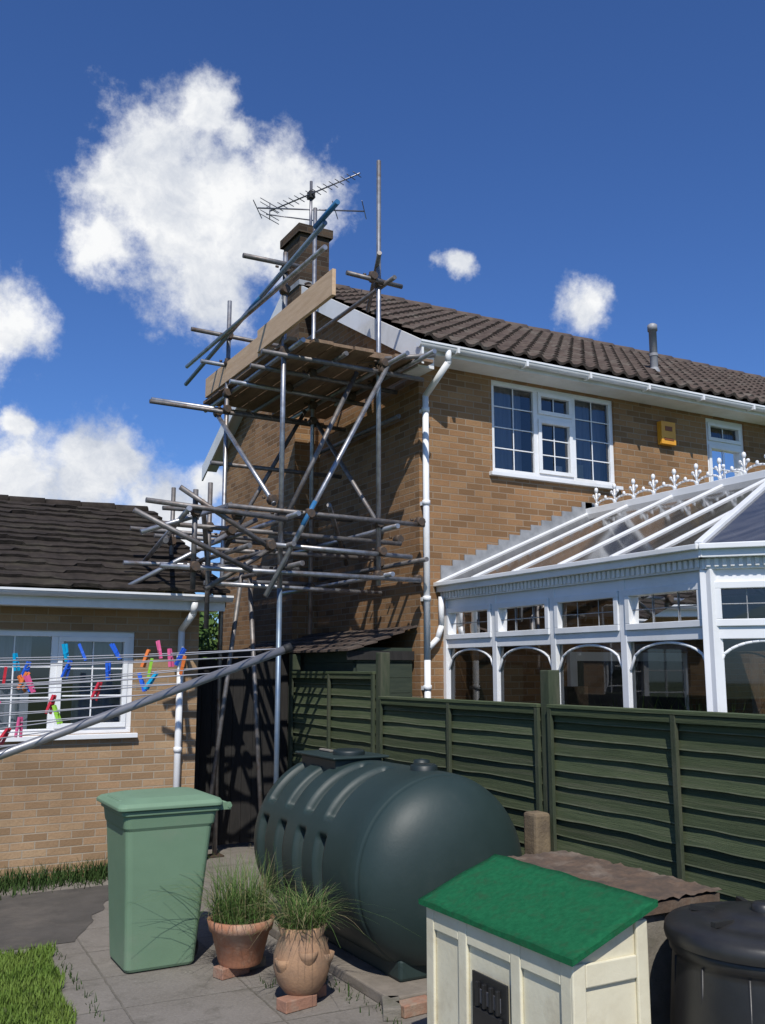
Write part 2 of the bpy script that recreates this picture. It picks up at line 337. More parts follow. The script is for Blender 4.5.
for i in range(8):
    f=mb.bm.faces.new([rows[0][i],rows[0][i+1],rows[1][i+1],rows[1][i]]); f.smooth=True; f.material_index=k
f=mb.bm.faces.new(rows[0]); f.material_index=k
mb.box(4.86,20,7.945,7.953,5.225,5.245,'white')
xx=5.3
while xx<20: mb.box(xx,xx+.03,7.94,8.06,5.17,5.24,'white'); xx+=.9
mb.done('gutter',H)
mb=MB()
mb.path([(5.22,8.0,5.2),(5.22,8.0,5.07),(5.14,8.33,4.78),(5.14,8.33,2.0),(5.14,8.33,.1)],.034,'white',12)
mb.path([(5.32,8.34,2.35),(5.27,8.34,2.22),(5.16,8.33,2.12)],.03,'white',10)
mb.path([(5.32,8.34,2.65),(5.32,8.34,2.35)],.03,'white',10)
for z in (4.6,3.6,2.6,1.7): mb.tube((5.14,8.33,z),(5.14,8.33,z+.05),.043,'white',12); mb.box(5.105,5.175,8.36,8.4,z,z+.04,'white')
mb.done('downpipe',H)
def window(mb,x0,x1,z0,z1,y,lights,nb=(2,4)):
    fy0=y+.03; fy1=y+.09; fw=.055
    mb.box(x0,x1,fy0,fy1,z0,z0+fw,'white'); mb.box(x0,x1,fy0,fy1,z1-fw,z1,'white')
    mb.box(x0,x0+fw,fy0+.001,fy1,z0+fw,z1-fw,'white'); mb.box(x1-fw,x1,fy0+.001,fy1,z0+fw,z1-fw,'white')
    mb.box(x0-.05,x1+.05,y-.06,y+.04,z0-.045,z0-.002,'white')
    xs=[x0+fw]+[l for l,_ in lights[1:]]+[x1-fw]
    for i,(l,kind) in enumerate(lights):
        a=xs[i]; b_=xs[i+1]
        if i>0: mb.box(a-.03,a+.03,fy0+.002,fy1,z0+fw,z1-fw,'white')
        a2=a+(.03 if i else 0); b2=b_-(.03 if i<len(lights)-1 else 0)
        segs=[(z0+fw,z1-fw)]
        if kind=='vent':
            zt=z0+fw+(z1-z0-2*fw)*.70; mb.box(a2,b2,fy0+.003,fy1,zt-.03,zt+.03,'white'); segs=[(z0+fw,zt-.03),(zt+.03,z1-fw)]
        for si,(s0,s1) in enumerate(segs):
            if kind in('vent','open'):
                e=.045
                mb.box(a2,b2,fy0-.018,fy1-.01,s0,s0+e,'white'); mb.box(a2,b2,fy0-.018,fy1-.01,s1-e,s1,'white')
                mb.box(a2,a2+e,fy0-.017,fy1-.01,s0+e,s1-e,'white'); mb.box(b2-e,b2,fy0-.017,fy1-.01,s0+e,s1-e,'white')
                A,B,C,D=a2+e,b2-e,s0+e,s1-e
            else: A,B,C,D=a2,b2,s0,s1
            t1=R.uniform(-.004,.004); t2=R.uniform(-.004,.004)
            mb.face([(A,fy0+.034+t1,C),(B,fy0+.034+t2,C),(B,fy0+.034-t1,D),(A,fy0+.034-t2,D)],'glass')
            nc,nr=nb
            if kind=='vent' and si==1: nr=1
            elif kind=='vent': nr=max(1,nr-1)
            for q in range(1,nc): xq=A+(B-A)*q/nc; mb.box(xq-.007,xq+.007,fy0+.018,fy0+.025,C,D,'white')
            for q in range(1,nr): zq=C+(D-C)*q/nr; mb.box(A,B,fy0+.0185,fy0+.0255,zq-.007,zq+.007,'white')
mb=MB()
window(mb,*w1,8.4,[(0,'fix'),(6.05+.64,'vent'),(6.05+1.20,'fix')],nb=(2,4))
window(mb,*w2,8.4,[(0,'vent')],nb=(2,3)); window(mb,*w3,8.4,[(0,'fix'),(12.9,'vent')],nb=(2,4))
mb.done('windows',H,bevel=.004)
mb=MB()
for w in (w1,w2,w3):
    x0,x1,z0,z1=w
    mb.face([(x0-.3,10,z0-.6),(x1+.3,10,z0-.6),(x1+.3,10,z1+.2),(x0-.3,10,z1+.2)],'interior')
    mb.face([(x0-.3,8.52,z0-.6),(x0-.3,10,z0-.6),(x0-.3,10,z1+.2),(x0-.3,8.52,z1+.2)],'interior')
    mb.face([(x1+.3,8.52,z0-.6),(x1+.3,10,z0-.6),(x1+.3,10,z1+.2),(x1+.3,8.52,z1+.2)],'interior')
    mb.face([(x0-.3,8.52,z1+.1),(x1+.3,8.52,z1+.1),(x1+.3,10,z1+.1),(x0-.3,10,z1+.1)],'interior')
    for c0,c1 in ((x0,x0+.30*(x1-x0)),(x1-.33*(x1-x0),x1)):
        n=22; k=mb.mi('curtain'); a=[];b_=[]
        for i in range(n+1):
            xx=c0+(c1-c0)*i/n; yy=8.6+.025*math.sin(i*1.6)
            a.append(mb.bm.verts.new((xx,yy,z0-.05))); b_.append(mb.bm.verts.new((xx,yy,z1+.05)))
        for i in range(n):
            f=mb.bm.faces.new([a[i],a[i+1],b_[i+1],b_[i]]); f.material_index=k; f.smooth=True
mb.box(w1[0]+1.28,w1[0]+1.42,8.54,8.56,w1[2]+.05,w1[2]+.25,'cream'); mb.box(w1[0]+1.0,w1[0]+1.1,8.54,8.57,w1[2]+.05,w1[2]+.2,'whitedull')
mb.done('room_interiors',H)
mb=MB()
mb.box(8.56,8.80,8.32,8.398,4.66,4.95,'yellow'); mb.box(8.62,8.74,8.314,8.322,4.83,4.89,'alarmdk'); mb.box(8.60,8.76,8.314,8.322,4.71,4.74,'alarmdk')
mb.done('alarm_box',H,bevel=.02)
mb=MB()
def bbox(x0,x1,y0,y1,z0,z1,mx,my,top=None):
    for yy in (y0,y1): mb.face([(x0,yy,z0),(x1,yy,z0),(x1,yy,z1),(x0,yy,z1)],mx)
    for xx in (x0,x1): mb.face([(xx,y0,z0),(xx,y1,z0),(xx,y1,z1),(xx,y0,z1)],my)
    mb.face([(x0,y0,z1),(x1,y0,z1),(x1,y1,z1),(x0,y1,z1)],top or mx)
bbox(4.76,5.098,10.9,12.3,0,5.7,'hbX','hbY')
bbox(4.86,5.29,11.05,11.62,5.7,7.72,'chX','chY')
bbox(4.82,5.33,11.01,11.66,7.72,7.84,'chX','chY','lead')
mb.lathe([(.12,0),(.11,.04),(.10,.09),(.09,.09),(.09,.05)],(5.08,11.33,7.84),'chX',20)
mb.box(4.845,5.305,11.035,11.635,6.98,7.05,'lead')
mb.done('chimney',H,recalc=True)
mb=MB(); mb.lathe([(.052,0),(.052,.68),(.066,.68),(.066,.76),(.04,.78),(.0001,.79)],(9.18,9.0,5.76),'flue',18)
mb.lathe([(.10,0.02),(.065,.12),(.054,.14)],(9.18,9.0,5.78),'lead',18); mb.lathe([(.06,.32),(.06,.36)],(9.18,9.0,5.76),'flue',18)
mb.done('flue_pipe',H)
A=empty('tv_aerial',(5.1,11.25,7.9))
mb=MB(); mb.tube((5.1,11.25,7.5),(5.1,11.25,8.62),.02,'alu')
def yagi(p,q,n,el):
    p=Vector(p);q=Vector(q); mb.tube(p,q,.011,'alu',6); d=(q-p).normalized(); s=d.cross(Vector((0,0,1))).normalized()
    for i in range(n):
        c=p.lerp(q,(i+.5)/n); l=el*(1-.25*i/n); mb.tube(c-s*l,c+s*l,.006,'alu',5)
    return d,s
d,s=yagi((4.75,11.9,8.38),(5.45,10.45,8.45),16,.12)
c0=Vector((4.75,11.9,8.38))
for z in (-.12,-.06,.06,.12): mb.tube(c0+Vector((0,0,z))-s*.2,c0+Vector((0,0,z))+s*.2,.006,'alu',5)
mb.tube(c0-Vector((0,0,.13)),c0+Vector((0,0,.13)),.008,'alu',5)
mb.tube((4.45,11.6,8.22),(5.75,10.9,8.18),.011,'alu',6); mb.tube((4.5,11.4,8.05),(5.2,11.3,8.08),.009,'alu',6)
for xx,yy in ((4.45,11.6),(5.75,10.9),(5.4,11.1)): mb.tube((xx-.15,yy-.22,8.2),(xx+.15,yy+.22,8.2),.007,'alu',5)
mb.box(5.06,5.14,11.2,11.3,8.36,8.46,'rubber')
mb.done('aerial_array',A)
# ------------------------------------------------------------ conservatory
C=empty('conservatory',(7.4,6.5,0))
CP=[(5.4,8.4),(5.4,4.88),(6.4,3.75),(8.4,3.75),(9.4,4.88),(9.4,8.4)]; ns=[4,2,3,2,4]
fr=MB(); gl=MB(); dw=MB()
for (a,b_,n) in zip(CP,CP[1:],ns):
    a=Vector((*a,0)); b_=Vector((*b_,0)); d=(b_-a); Ln=d.length; d.normalize(); nout=Vector((d.y,-d.x,0))
    if (a+nout-Vector((7.4,6.2,0))).length<(a-Vector((7.4,6.2,0))).length: nout=-nout
    T=Matrix(((d.x,nout.x,0,a.x),(d.y,nout.y,0,a.y),(0,0,1,0),(0,0,0,1)))
    dw.box(0,Ln,-.2,0,0,.62,'hbY',T)
    fr.box(-.02,Ln+.02,-.1,.05,.62,.68,'white',T)
    fr.box(0,Ln,-.07,.0,.68,.75,'white',T); fr.box(0,Ln,-.07,.0,2.53,2.62,'white',T); fr.box(0,Ln,-.068,.002,2.12,2.21,'white',T)
    fr.box(-.03,Ln+.03,-.07,.035,2.62,2.70,'white',T); fr.box(-.05,Ln+.05,-.02,.10,2.70,2.77,'white',T)
    q=0.0
    while q<Ln-.03: fr.box(q,q+.03,.036,.055,2.635,2.698,'whitedull',T); q+=.055
    for i in range(n+1):
        w_=.05 if i in(0,n) else .035
        fr.box(Ln*i/n-w_,Ln*i/n+w_,-.075,.006 if 0<i<n else .02,.68,2.62,'white',T)
    for i in range(n):
        u0=Ln*i/n+.04; u1=Ln*(i+1)/n-.04
        e=.05
        fr.box(u0,u1,-.05,.022,2.21,2.21+e,'white',T); fr.box(u0,u1,-.05,.022,2.53-e,2.53,'white',T)
        fr.box(u0,u0+e,-.05,.0215,2.26,2.48,'white',T); fr.box(u1-e,u1,-.05,.0215,2.26,2.48,'white',T)
        for t in (.33,.66): fr.box(u0+(u1-u0)*t-.004,u0+(u1-u0)*t+.004,-.028,-.02,2.26,2.48,'lead',T)
        fr.box(u0+e,u1-e,-.028,-.02,2.366,2.374,'lead',T)
        gl.face([T@Vector(p) for p in ((u0,-.03,2.22),(u1,-.034,2.22),(u1,-.03,2.5),(u0,-.034,2.5))],'cglass')
        gl.face([T@Vector(p) for p in ((u0,-.03,.72),(u1,-.038,.72),(u1,-.03,2.13),(u0,-.036,2.13))],'cglass')
        pts=[]
        for j in range(15):
            t=j/14; pts.append(T@Vector((u0+(u1-u0)*t,-.02,1.90+.205*math.sqrt(max(0,1-(2*t-1)**2))**.9)))
        for p,q_ in zip(pts,pts[1:]): fr.tube(p,q_,.012,'white',6)
dw.done('dwarf_wall',C); fr.done('frames',C,bevel=.006); gl.done('glazing',C)
ro=MB(); bars=MB()
ez=2.79; rz=3.70; RE=(7.4,5.75,rz); RS=(7.4,8.4,rz)
ov=[(5.29,8.4),(5.29,4.84),(6.35,3.64),(8.45,3.64),(9.51,4.84),(9.51,8.4)]
ro.face([(5.29,8.4,ez),(5.29,4.84,ez),RE,RS],'poly'); ro.face([(5.29,4.84,ez),(6.35,3.64,ez),RE],'poly'); ro.face([(6.35,3.64,ez),(8.45,3.64,ez),RE],'poly')
ro.face([(8.45,3.64,ez),(9.51,4.84,ez),RE],'poly'); ro.face([(9.51,4.84,ez),(9.51,8.4,ez),RS,RE],'poly')
ro.done('roof_panels',C)
def bar(p,q,w=.020,h=.018,mat='white'):
    p=Vector(p); q=Vector(q); d=(q-p); Ln=d.length; d.normalize(); s=Vector((0,0,1)).cross(d).normalized(); u=d.cross(s)
    T=Matrix(((d.x,s.x,u.x,p.x),(d.y,s.y,u.y,p.y),(d.z,s.z,u.z,p.z),(0,0,0,1)))
    bars.box(0,Ln,-w,w,-.02,h,mat,T)
for sx,xe in ((-1,5.29),(1,9.51)):
    for y in (8.375,7.72,7.06,6.4): bar((xe,y,ez),(7.4,y,rz))
    for y in (5.75,): bar((xe,y,ez),(7.4,y,rz))
    t=.45; bar((xe,5.25,ez),(xe+(7.4-xe)*t,4.84+(5.75-4.84)*t,ez+(rz-ez)*t))
for p in ov[1:5]: bar((*p,ez),RE,.028,.025)
for t in (.33,.67): bar((6.35+2.1*t,3.64,ez),RE)
for p,q in zip(ov,ov[1:]): bar((*p,ez-.012),(*q,ez-.012),.03,.02)
bars.box(7.35,7.45,5.7,8.4,rz-.03,rz+.05,'white')
bars.done('glazing_bars',C,bevel=.005)
cr=MB()
y=8.25
while y>5.6:
    b0=Vector((7.4,y,rz+.05)); g=1.1
    cr.tube(b0,b0+Vector((0,0,.16*g)),.012,'white',8)
    cr.sphere(b0+Vector((0,0,.18*g)),.024,'white',8,(1,1,1.5))
    for s_ in (-1,1): cr.sphere(b0+Vector((0,s_*.045,.125*g)),.022,'white',8,(.7,1.1,1)); cr.tube(b0+Vector((0,0,.07)),b0+Vector((0,s_*.045,.125*g)),.009,'white',6)
    cr.sphere(b0+Vector((0,0,.03)),.025,'white',8)
    if y-.3>5.5:
        pts=[b0+Vector((0,-.15+.15*math.cos(a),.015+.06*math.sin(a))) for a in [math.pi*j/8 for j in range(9)]]
        for p,q in zip(pts,pts[1:]): cr.tube(p,q,.011,'white',6)
        cr.sphere(b0+Vector((0,-.15,.095)),.018,'white',8,(1,1,1.4))
    y-=.3
b0=Vector((7.4,5.72,rz)); cr.lathe([(.04,0),(.05,.06),(.02,.1),(.035,.16),(.03,.22),(.0001,.36)],b0,'white',12)
cr.done('ridge_cresting',C)
fl=MB()
for i in range(14):
    x=5.35+i*.15; z=ez+(x-5.29)*(rz-ez)/2.11
    fl.box(x,x+.15,8.385,8.399,z-.02,z+.17,'lead')
for i in range(14):
    x=9.45-i*.15-.15; z=ez+(9.51-x-.15)*(rz-ez)/2.11
    fl.box(x,x+.15,8.385,8.399,z-.02,z+.17,'lead')
fl.done('lead_flashing',C)
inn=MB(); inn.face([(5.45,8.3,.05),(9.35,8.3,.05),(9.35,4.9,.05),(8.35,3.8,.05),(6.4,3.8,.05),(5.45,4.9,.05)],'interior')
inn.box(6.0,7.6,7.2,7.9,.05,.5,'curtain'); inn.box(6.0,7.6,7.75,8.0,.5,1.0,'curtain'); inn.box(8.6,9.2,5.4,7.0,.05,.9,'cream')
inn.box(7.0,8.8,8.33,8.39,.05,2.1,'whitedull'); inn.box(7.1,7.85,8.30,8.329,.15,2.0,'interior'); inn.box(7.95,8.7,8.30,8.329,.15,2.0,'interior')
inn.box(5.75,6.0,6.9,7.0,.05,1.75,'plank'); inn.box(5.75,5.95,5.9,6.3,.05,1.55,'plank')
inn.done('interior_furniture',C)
blades('interior_plants',320,lambda r:(5.65+abs(r.gauss(0,.1)),r.choice([5.2,5.3,6.1])+r.gauss(0,.12)),.5,1.0,.015,'chive',.6,.75,11,C)
# ------------------------------------------------------------ brick garage
G=empty('brick_garage',(2,9.46,0))
mb=MB(); gw=(.95,2.45,1.30,2.27)
wall(mb,'Y',9.46,-5,3.1,0,2.62,[gw],'gbX',.1,1)
mb.face([(3.1,9.46,0),(3.1,14.5,0),(3.1,14.5,2.62),(3.1,12,3.72),(3.1,9.46,2.62)],'gbY')
mb.done('walls',G,recalc=False)
tiles('roof_tiles',G,-5.2,3.28,9.08,2.66,12.0,3.92,.27,.215,.004,.026,'tiledark',.022,8)
tiles('roof_tiles_far',G,-5.2,3.28,14.92,2.66,12.0,3.92,.33,.30,.012,.034,'tiledark')
mb=MB(); x=-5.2
while x<3.0: mb.tube((x,12,3.88),(x+.41,12,3.89+R.uniform(-.006,.006)),.085,'tiledark',12,.09); x+=.42
mb.done('ridge_tiles',G)
mb=MB(); mb.box(-5,3.25,9.12,9.14,2.48,2.64,'whitedull'); mb.box(-5,3.25,9.142,9.458,2.49,2.505,'whitedull')
k=mb.mi('white'); rows=[]
for xx in (-5,3.3): rows.append([mb.bm.verts.new((xx,9.065+.05*math.cos(a),2.62+.055*math.sin(a))) for a in [math.pi+math.pi*i/8 for i in range(9)]])
for i in range(8):
    f=mb.bm.faces.new([rows[0][i],rows[0][i+1],rows[1][i+1],rows[1][i]]); f.smooth=True; f.material_index=k
f=mb.bm.faces.new(rows[1]); f.material_index=k
mb.box(-5,3.3,9.008,9.016,2.61,2.63,'white')
mb.done('gutter',G)
mb=MB()
def gverge(ya,za,yb,zb):
    c=[(x,y,z) for x in (3.25,3.27) for y,z0 in ((ya,za),(yb,zb)) for z in (z0-.17,z0-.01)]
    v=[mb.bm.verts.new(p) for p in c]; k=mb.mi('dark')
    for q in ((0,1,3,2),(4,6,7,5),(0,4,5,1),(2,3,7,6),(0,2,6,4),(1,5,7,3)):
        f=mb.bm.faces.new([v[i] for i in q]); f.material_index=k
gverge(9.15,2.69,12,3.92); gverge(14.9,2.67,12,3.92); mb.done('verge_boards',G)
mb=MB(); mb.path([(2.92,9.07,2.56),(2.92,9.1,2.45),(2.9,9.40,2.3),(2.9,9.40,.1)],.034,'white',12)
for z in (2.0,1.1): mb.tube((2.9,9.4,z),(2.9,9.4,z+.05),.042,'white')
mb.done('downpipe',G)
mb=MB(); window(mb,*gw,9.46,[(0,'fix'),(1.70,'open')],nb=(2,3)); mb.done('window',G,bevel=.004)
mb=MB(); mb.face([(.5,10.3,1),(3,10.3,1),(3,10.3,2.5),(.5,10.3,2.5)],'interior')
mb.face([(.5,9.6,2.45),(3,9.6,2.45),(3,10.3,2.45),(.5,10.3,2.45)],'interior')
n=60;k=mb.mi('curtain');a=[];b_=[]
for i in range(n+1):
    xx=.9+1.6*i/n; yy=9.68+.02*math.sin(i*1.3); a.append(mb.bm.verts.new((xx,yy,1.2))); b_.append(mb.bm.verts.new((xx,yy,2.4)))
for i in range(n):
    if 22<i<38: continue
    f=mb.bm.faces.new([a[i],a[i+1],b_[i+1],b_[i]]); f.material_index=k; f.smooth=True
mb.done('curtains',G)
# ------------------------------------------------------------ lean-to shed + gate
S=empty('lean_to_shed',(4.7,8.6,0))
mb=MB()
z=0
while z<2.0:
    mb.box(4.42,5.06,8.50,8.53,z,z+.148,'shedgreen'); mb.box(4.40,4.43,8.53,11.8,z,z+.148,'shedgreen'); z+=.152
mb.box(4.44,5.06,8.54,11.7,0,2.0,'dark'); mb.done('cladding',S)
mb=MB()
nrow=5
for j in range(nrow):
    t0=j/nrow;t1=(j+1)/nrow; xa=4.30+.78*t0; xb=4.30+.78*t1; za=2.08+.26*t0; zb=2.08+.26*t1
    y=8.42
    while y<11.9:
        h=R.uniform(0,.008); c=[(xa-.02,y,za+.0+h),(xa-.02,y+.24,za+.0+h),(xb,y+.24,zb-.012+h),(xb,y,zb-.012+h)]
        up=[(p[0],p[1],p[2]+.022) for p in c]; vs=[mb.bm.verts.new(p) for p in c+up]; k=mb.mi('tile')
        for q in ((0,1,2,3),(7,6,5,4),(0,4,5,1),(1,5,6,2),(2,6,7,3),(3,7,4,0)):
            f=mb.bm.faces.new([vs[i] for i in q]); f.material_index=k
        y+=.25
mb.box(4.3,5.07,8.47,8.49,2.0,2.09,'dark')
mb.done('roof_tiles',S)
gt=empty('wooden_gate',(3.7,10.2,0))
mb=MB(); x=3.14
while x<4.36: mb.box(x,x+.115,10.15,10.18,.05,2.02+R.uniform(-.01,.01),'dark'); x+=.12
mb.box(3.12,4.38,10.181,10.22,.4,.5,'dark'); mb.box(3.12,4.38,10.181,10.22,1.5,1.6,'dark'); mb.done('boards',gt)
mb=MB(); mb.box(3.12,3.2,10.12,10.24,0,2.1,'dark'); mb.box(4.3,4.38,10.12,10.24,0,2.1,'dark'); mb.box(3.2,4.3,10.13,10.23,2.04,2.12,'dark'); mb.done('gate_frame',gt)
# ------------------------------------------------------------ garden fence
F=empty('garden_fence',(4.3,5.3,0))
FX=4.3
posts=[(-1.89,1.9),(.52,1.9),(2.93,1.9),(5.34,1.9),(7.75,2.06),(9.75,2.07)]
mb=MB()
for y,h in posts: 
    mb.box(FX-.05,FX+.05,y-.05,y+.05,0,h,'fencedk')
mb.done('posts',F,bevel=.008)
mb=MB(); bt=MB()
for (y0,h0),(y1,h1) in zip(posts,posts[1:]):
    top=1.88 if y0>7 else 1.66; y0+=.052; y1-=.052
    z=.06; rr=random.Random(int(y0*10))
    while z<top-.08:
        hb=.125
        lip=rr.uniform(0,.006); tilt=rr.uniform(-.006,.006); amp=rr.uniform(.004,.014); ph=rr.uniform(0,9); k=mb.mi('fence%d'%rr.choice([0,0,1,2])); ke=mb.mi('fenceedge')
        n=26; rows=[[],[],[],[]]
        for i in range(n+1):
            y=y0+(y1-y0)*i/n; wob=amp*mnoise.noise(Vector((y*3.4,ph,z)))+tilt*(i/n-.5)*2
            wx=.005*mnoise.noise(Vector((y*1.9,ph+5,z)))-lip
            tz=min(z+hb+.02,top-.015)
            rows[0].append(mb.bm.verts.new((FX-.040+wx,y,z+wob+.006))); rows[1].append(mb.bm.verts.new((FX-.016+wx*.3,y,tz)))
            rows[2].append(mb.bm.verts.new((FX-.026+wx,y,z+wob))); rows[3].append(mb.bm.verts.new((FX-.006+wx*.3,y,tz)))
        for i in range(n):
            for a,b_ in ((0,1),(1,3),(3,2),(2,0)):
                f=mb.bm.faces.new([rows[a][i],rows[a][i+1],rows[b_][i+1],rows[b_][i]]); f.material_index=k; f.smooth=False
            # thin paler arris strip on the lower edge
            p0,p1=rows[0][i].co,rows[0][i+1].co; q0=rows[1][i].co; dv=(q0-p0)*.055; o_=Vector((-.0015,0,0))
            f=mb.bm.faces.new([mb.bm.verts.new(p) for p in (p0+o_,p1+o_,p1+dv+o_,p0+dv+o_)]); f.material_index=ke
        z+=.106
    ym=(y0+y1)/2
    for yy in (y0+.02,ym,y1-.02): bt.box(FX-.078,FX-.052,yy-.02,yy+.02,.05,top-.02,'fencedk')
    bt.box(FX-.080,FX+.02,y0,y1,top-.018,top+.006,'fence2')
    bt.box(FX-.072,FX-.053,y0+.04,y1-.04,top-.065,top-.02,'fence0')
mb.done('lap_boards',F,recalc=False); bt.done('battens',F,bevel=.003)
cs=MB(); cs.box(4.05,4.18,5.22,5.36,0,.96,'stub'); cs.done('concrete_post',None,bevel=.02)
# ------------------------------------------------------------ scaffolding
SC=empty('scaffolding',(4,9,0))
st=MB(); cp=MB(); r=.0245
def T_(p,q,mat='steel',rad=r): st.tube(p,q,rad,mat,10)
def coup(p):
    p=Vector(p); cp.tube(p-Vector((0,.05,0)),p+Vector((0,.05,0)),.042,'coupler',8); cp.tube(p-Vector((0,0,.045)),p+Vector((0,0,.045)),.040,'coupler',8)
    cp.tube(p+Vector((-.06,.03,.02)),p+Vector((-.09,.03,.02)),.012,'coupler',6)
XO,XI,YN,YF=3.45,4.5,8.2,9.8
T_((XO,YN,2.65),(XO,YN,5.97)); T_((XO+.0,YN,0),(XO,YN,2.65),'steelblue',r)
T_((XI,YN,2.72),(XI,YN,7.24)); T_((XO,YF,0),(XO,YF,6.03)); T_((XI,YF,2.3),(XI,YF,7.42))
T_((XO+.3,YN+1.0,0),(XO+.12,YN+1.1,2.9),'steelrust'); T_((3.25,9.6,0),(3.5,9.3,3.0),'steelrust')
for x,z,y0,y1,m in ((XO,4.97,7.85,10.7,'steel'),(XI,4.97,7.7,10.7,'steel'),(3.98,4.97,8.0,10.6,'steelrust'),(XO,3.32,7.9,10.5,'steel'),(XI,3.28,7.9,10.6,'steel'),(XO,2.85,7.8,10.9,'steelrust'),(XI,2.82,8.0,10.8,'steel'),(4.95,3.0,8.1,10.6,'steelrust'),(XI,5.85,7.95,10.1,'steelrust'),(4.75,5.0,7.6,9.8,'steel'),(XO,3.05,8.0,10.3,'steelrust'),(4.92,4.6,8.6,10.7,'steelrust'),(3.0,3.0,7.95,10.6,'steelrust')):
    T_((x+.05,y0,z),(x+.05,y1,z),m)
T_((3.4,11.2,5.42),(3.4,7.19,5.84),'steelblue'); T_((3.36,11.05,5.6),(3.36,7.1,5.56)); 
T_((3.38,7.35,5.86),(3.38,6.9,5.90),'bluepaint',.0255); T_((3.4,9.0,5.65),(3.4,8.7,5.681),'bluepaint',.0255)
for y,z,x0,x1,m in ((YN,5.82,2.99,3.62,'steelrust'),(YF,5.64,3.03,4.9,'steelrust'),(YF,5.29,3.15,4.9,'steel'),(YF,4.75,2.6,4.95,'steelrust'),(10.3,4.92,2.75,4.9,'steel'),
    (YN,4.9,3.2,5.0,'steelrust'),(8.75,4.93,3.3,5.0,'steelrust'),(9.25,4.93,3.3,5.0,'steel'),
    (YN,3.38,2.9,5.0,'steelrust'),(YN,3.05,3.3,4.85,'steel'),(YN,2.8,2.3,4.95,'steel'),(YF,3.36,2.45,4.95,'steelrust'),(YF,2.84,2.4,5.0,'steel'),(9.1,3.1,2.9,5.0,'steelrust'),(9.0,2.75,3.0,5.0,'steel'),(YN,5.88,4.1,4.75,'steelrust'),(10.4,3.1,2.6,4.95,'steel'),(10.5,3.4,2.9,4.9,'steelrust'),
    (8.5,3.22,2.35,4.9,'steelrust'),(9.4,2.95,2.3,4.2,'steel'),(9.5,3.55,2.7,4.9,'steelrust'),(YF,4.15,3.3,4.9,'steelrust')):
    yy=y-.05 if y<9 else y+.05
    T_((x0,yy,z),(x1,yy,z+R.uniform(-.04,.04)),m)
T_((3.26,8.08,2.56),(4.55,8.08,4.96)); T_((3.4,10.1,4.83),(3.4,8.25,3.45)); T_((2.44,8.1,3.5),(3.36,8.1,2.98),'steelrust'); T_((2.13,8.06,3.35),(3.45,8.06,3.28),'steelrust')
T_((2.02,8.02,3.25),(3.1,8.02,2.78),'steelrust'); T_((2.16,8.3,3.1),(3.0,8.3,3.42),'steel'); T_((4.45,9.9,4.9),(3.5,9.9,3.2),'steelrust'); T_((4.3,8.3,4.9),(3.5,8.3,3.25),'steelrust')
T_((2.6,8.15,2.6),(2.6,8.15,3.5),'steelrust'); T_((3.02,9.0,2.3),(3.02,9.0,3.75),'steelrust'); T_((3.0,10.2,2.7),(3.0,10.2,3.9),'steelrust'); T_((2.3,8.0,3.0),(3.0,10.3,3.4),'steelrust'); T_((2.5,8.0,3.3),(2.6,10.3,2.9),'steel')
T_((4.3,8.4,5.05),(4.9,7.75,5.02),'steelrust'); T_((4.8,9.0,5.9),(4.4,8.0,6.1),'steelrust')
T_((2.3,9.2,2.7),(3.6,9.2,3.45),'steel'); T_((2.75,8.4,3.45),(3.35,9.9,2.7),'steelrust'); T_((4.55,8.3,3.35),(4.55,9.9,4.85),'steelrust'); T_((4.9,9.7,3.1),(4.0,8.3,3.5),'steelrust'); T_((2.75,8.25,2.62),(3.5,8.25,3.1),'steelrust')
T_((3.62,8.08,3.235),(3.75,8.08,3.477),'bluepaint',.0255)
for x in (XO,XI):
    for y in (YN,YF):
        for z in (4.95,3.34,2.82): coup((x,y,z))
for p in ((XO,YN,5.8),(XO,YN,5.58),(XO,YF,5.62),(XO,YF,5.3),(XI,YF,5.64),(XI,YN,5.86),(XO,YF,4.76),(XI,YF,4.76),(2.6,8.12,3.3),(2.6,8.12,2.8),(3.02,9.0,3.3),(3.02,9.05,2.85),(3.0,10.2,3.3),(3.3,8.08,3.03),(4.5,8.12,4.9),(4.95,8.15,3.38),(4.95,9.0,3.05),(4.95,8.2,2.8),(3.4,9.95,4.75),(3.4,8.3,3.5),(4.5,8.14,3.05),(4.4,8.15,5.9),
    (3.05,8.45,3.2),(3.05,9.45,2.97),(3.05,9.55,3.5),(3.98,8.7,4.95),(3.98,9.3,4.95),(4.75,8.7,4.96),(4.75,9.3,4.96),(3.0,8.15,3.3),(3.7,8.1,3.36),(4.9,8.5,3.24),(4.5,6.9+1.2,4.97)): coup(p)
for x,y in ((XO,YN),(XO,YF)): cp.box(x-.08,x+.08,y-.08,y+.08,.009,.02,'coupler')
st.done('tubes',SC); cp.done('couplers',SC)
mb=MB(); x=3.44
while x<4.93:
    o=R.uniform(-.08,.08); mb.box(x,x+.215,8.05+o,10.62+o,5.02+R.uniform(0,.006),5.058,'plank'); x+=.228
for y in (8.15,9.0): mb.box(3.5,4.9,y,y+.22,5.062,5.098,'plank')
mb.done('platform_boards',SC,bevel=.004)
mb=MB(); mb.box(3.385,3.42,7.0,8.75,5.09,5.33,'ply'); mb.box(3.425,3.46,8.6,10.5,5.07,5.30,'ply')
mb.box(3.47,4.9,10.5,10.535,5.07,5.28,'ply'); mb.done('toe_boards',SC,bevel=.003)
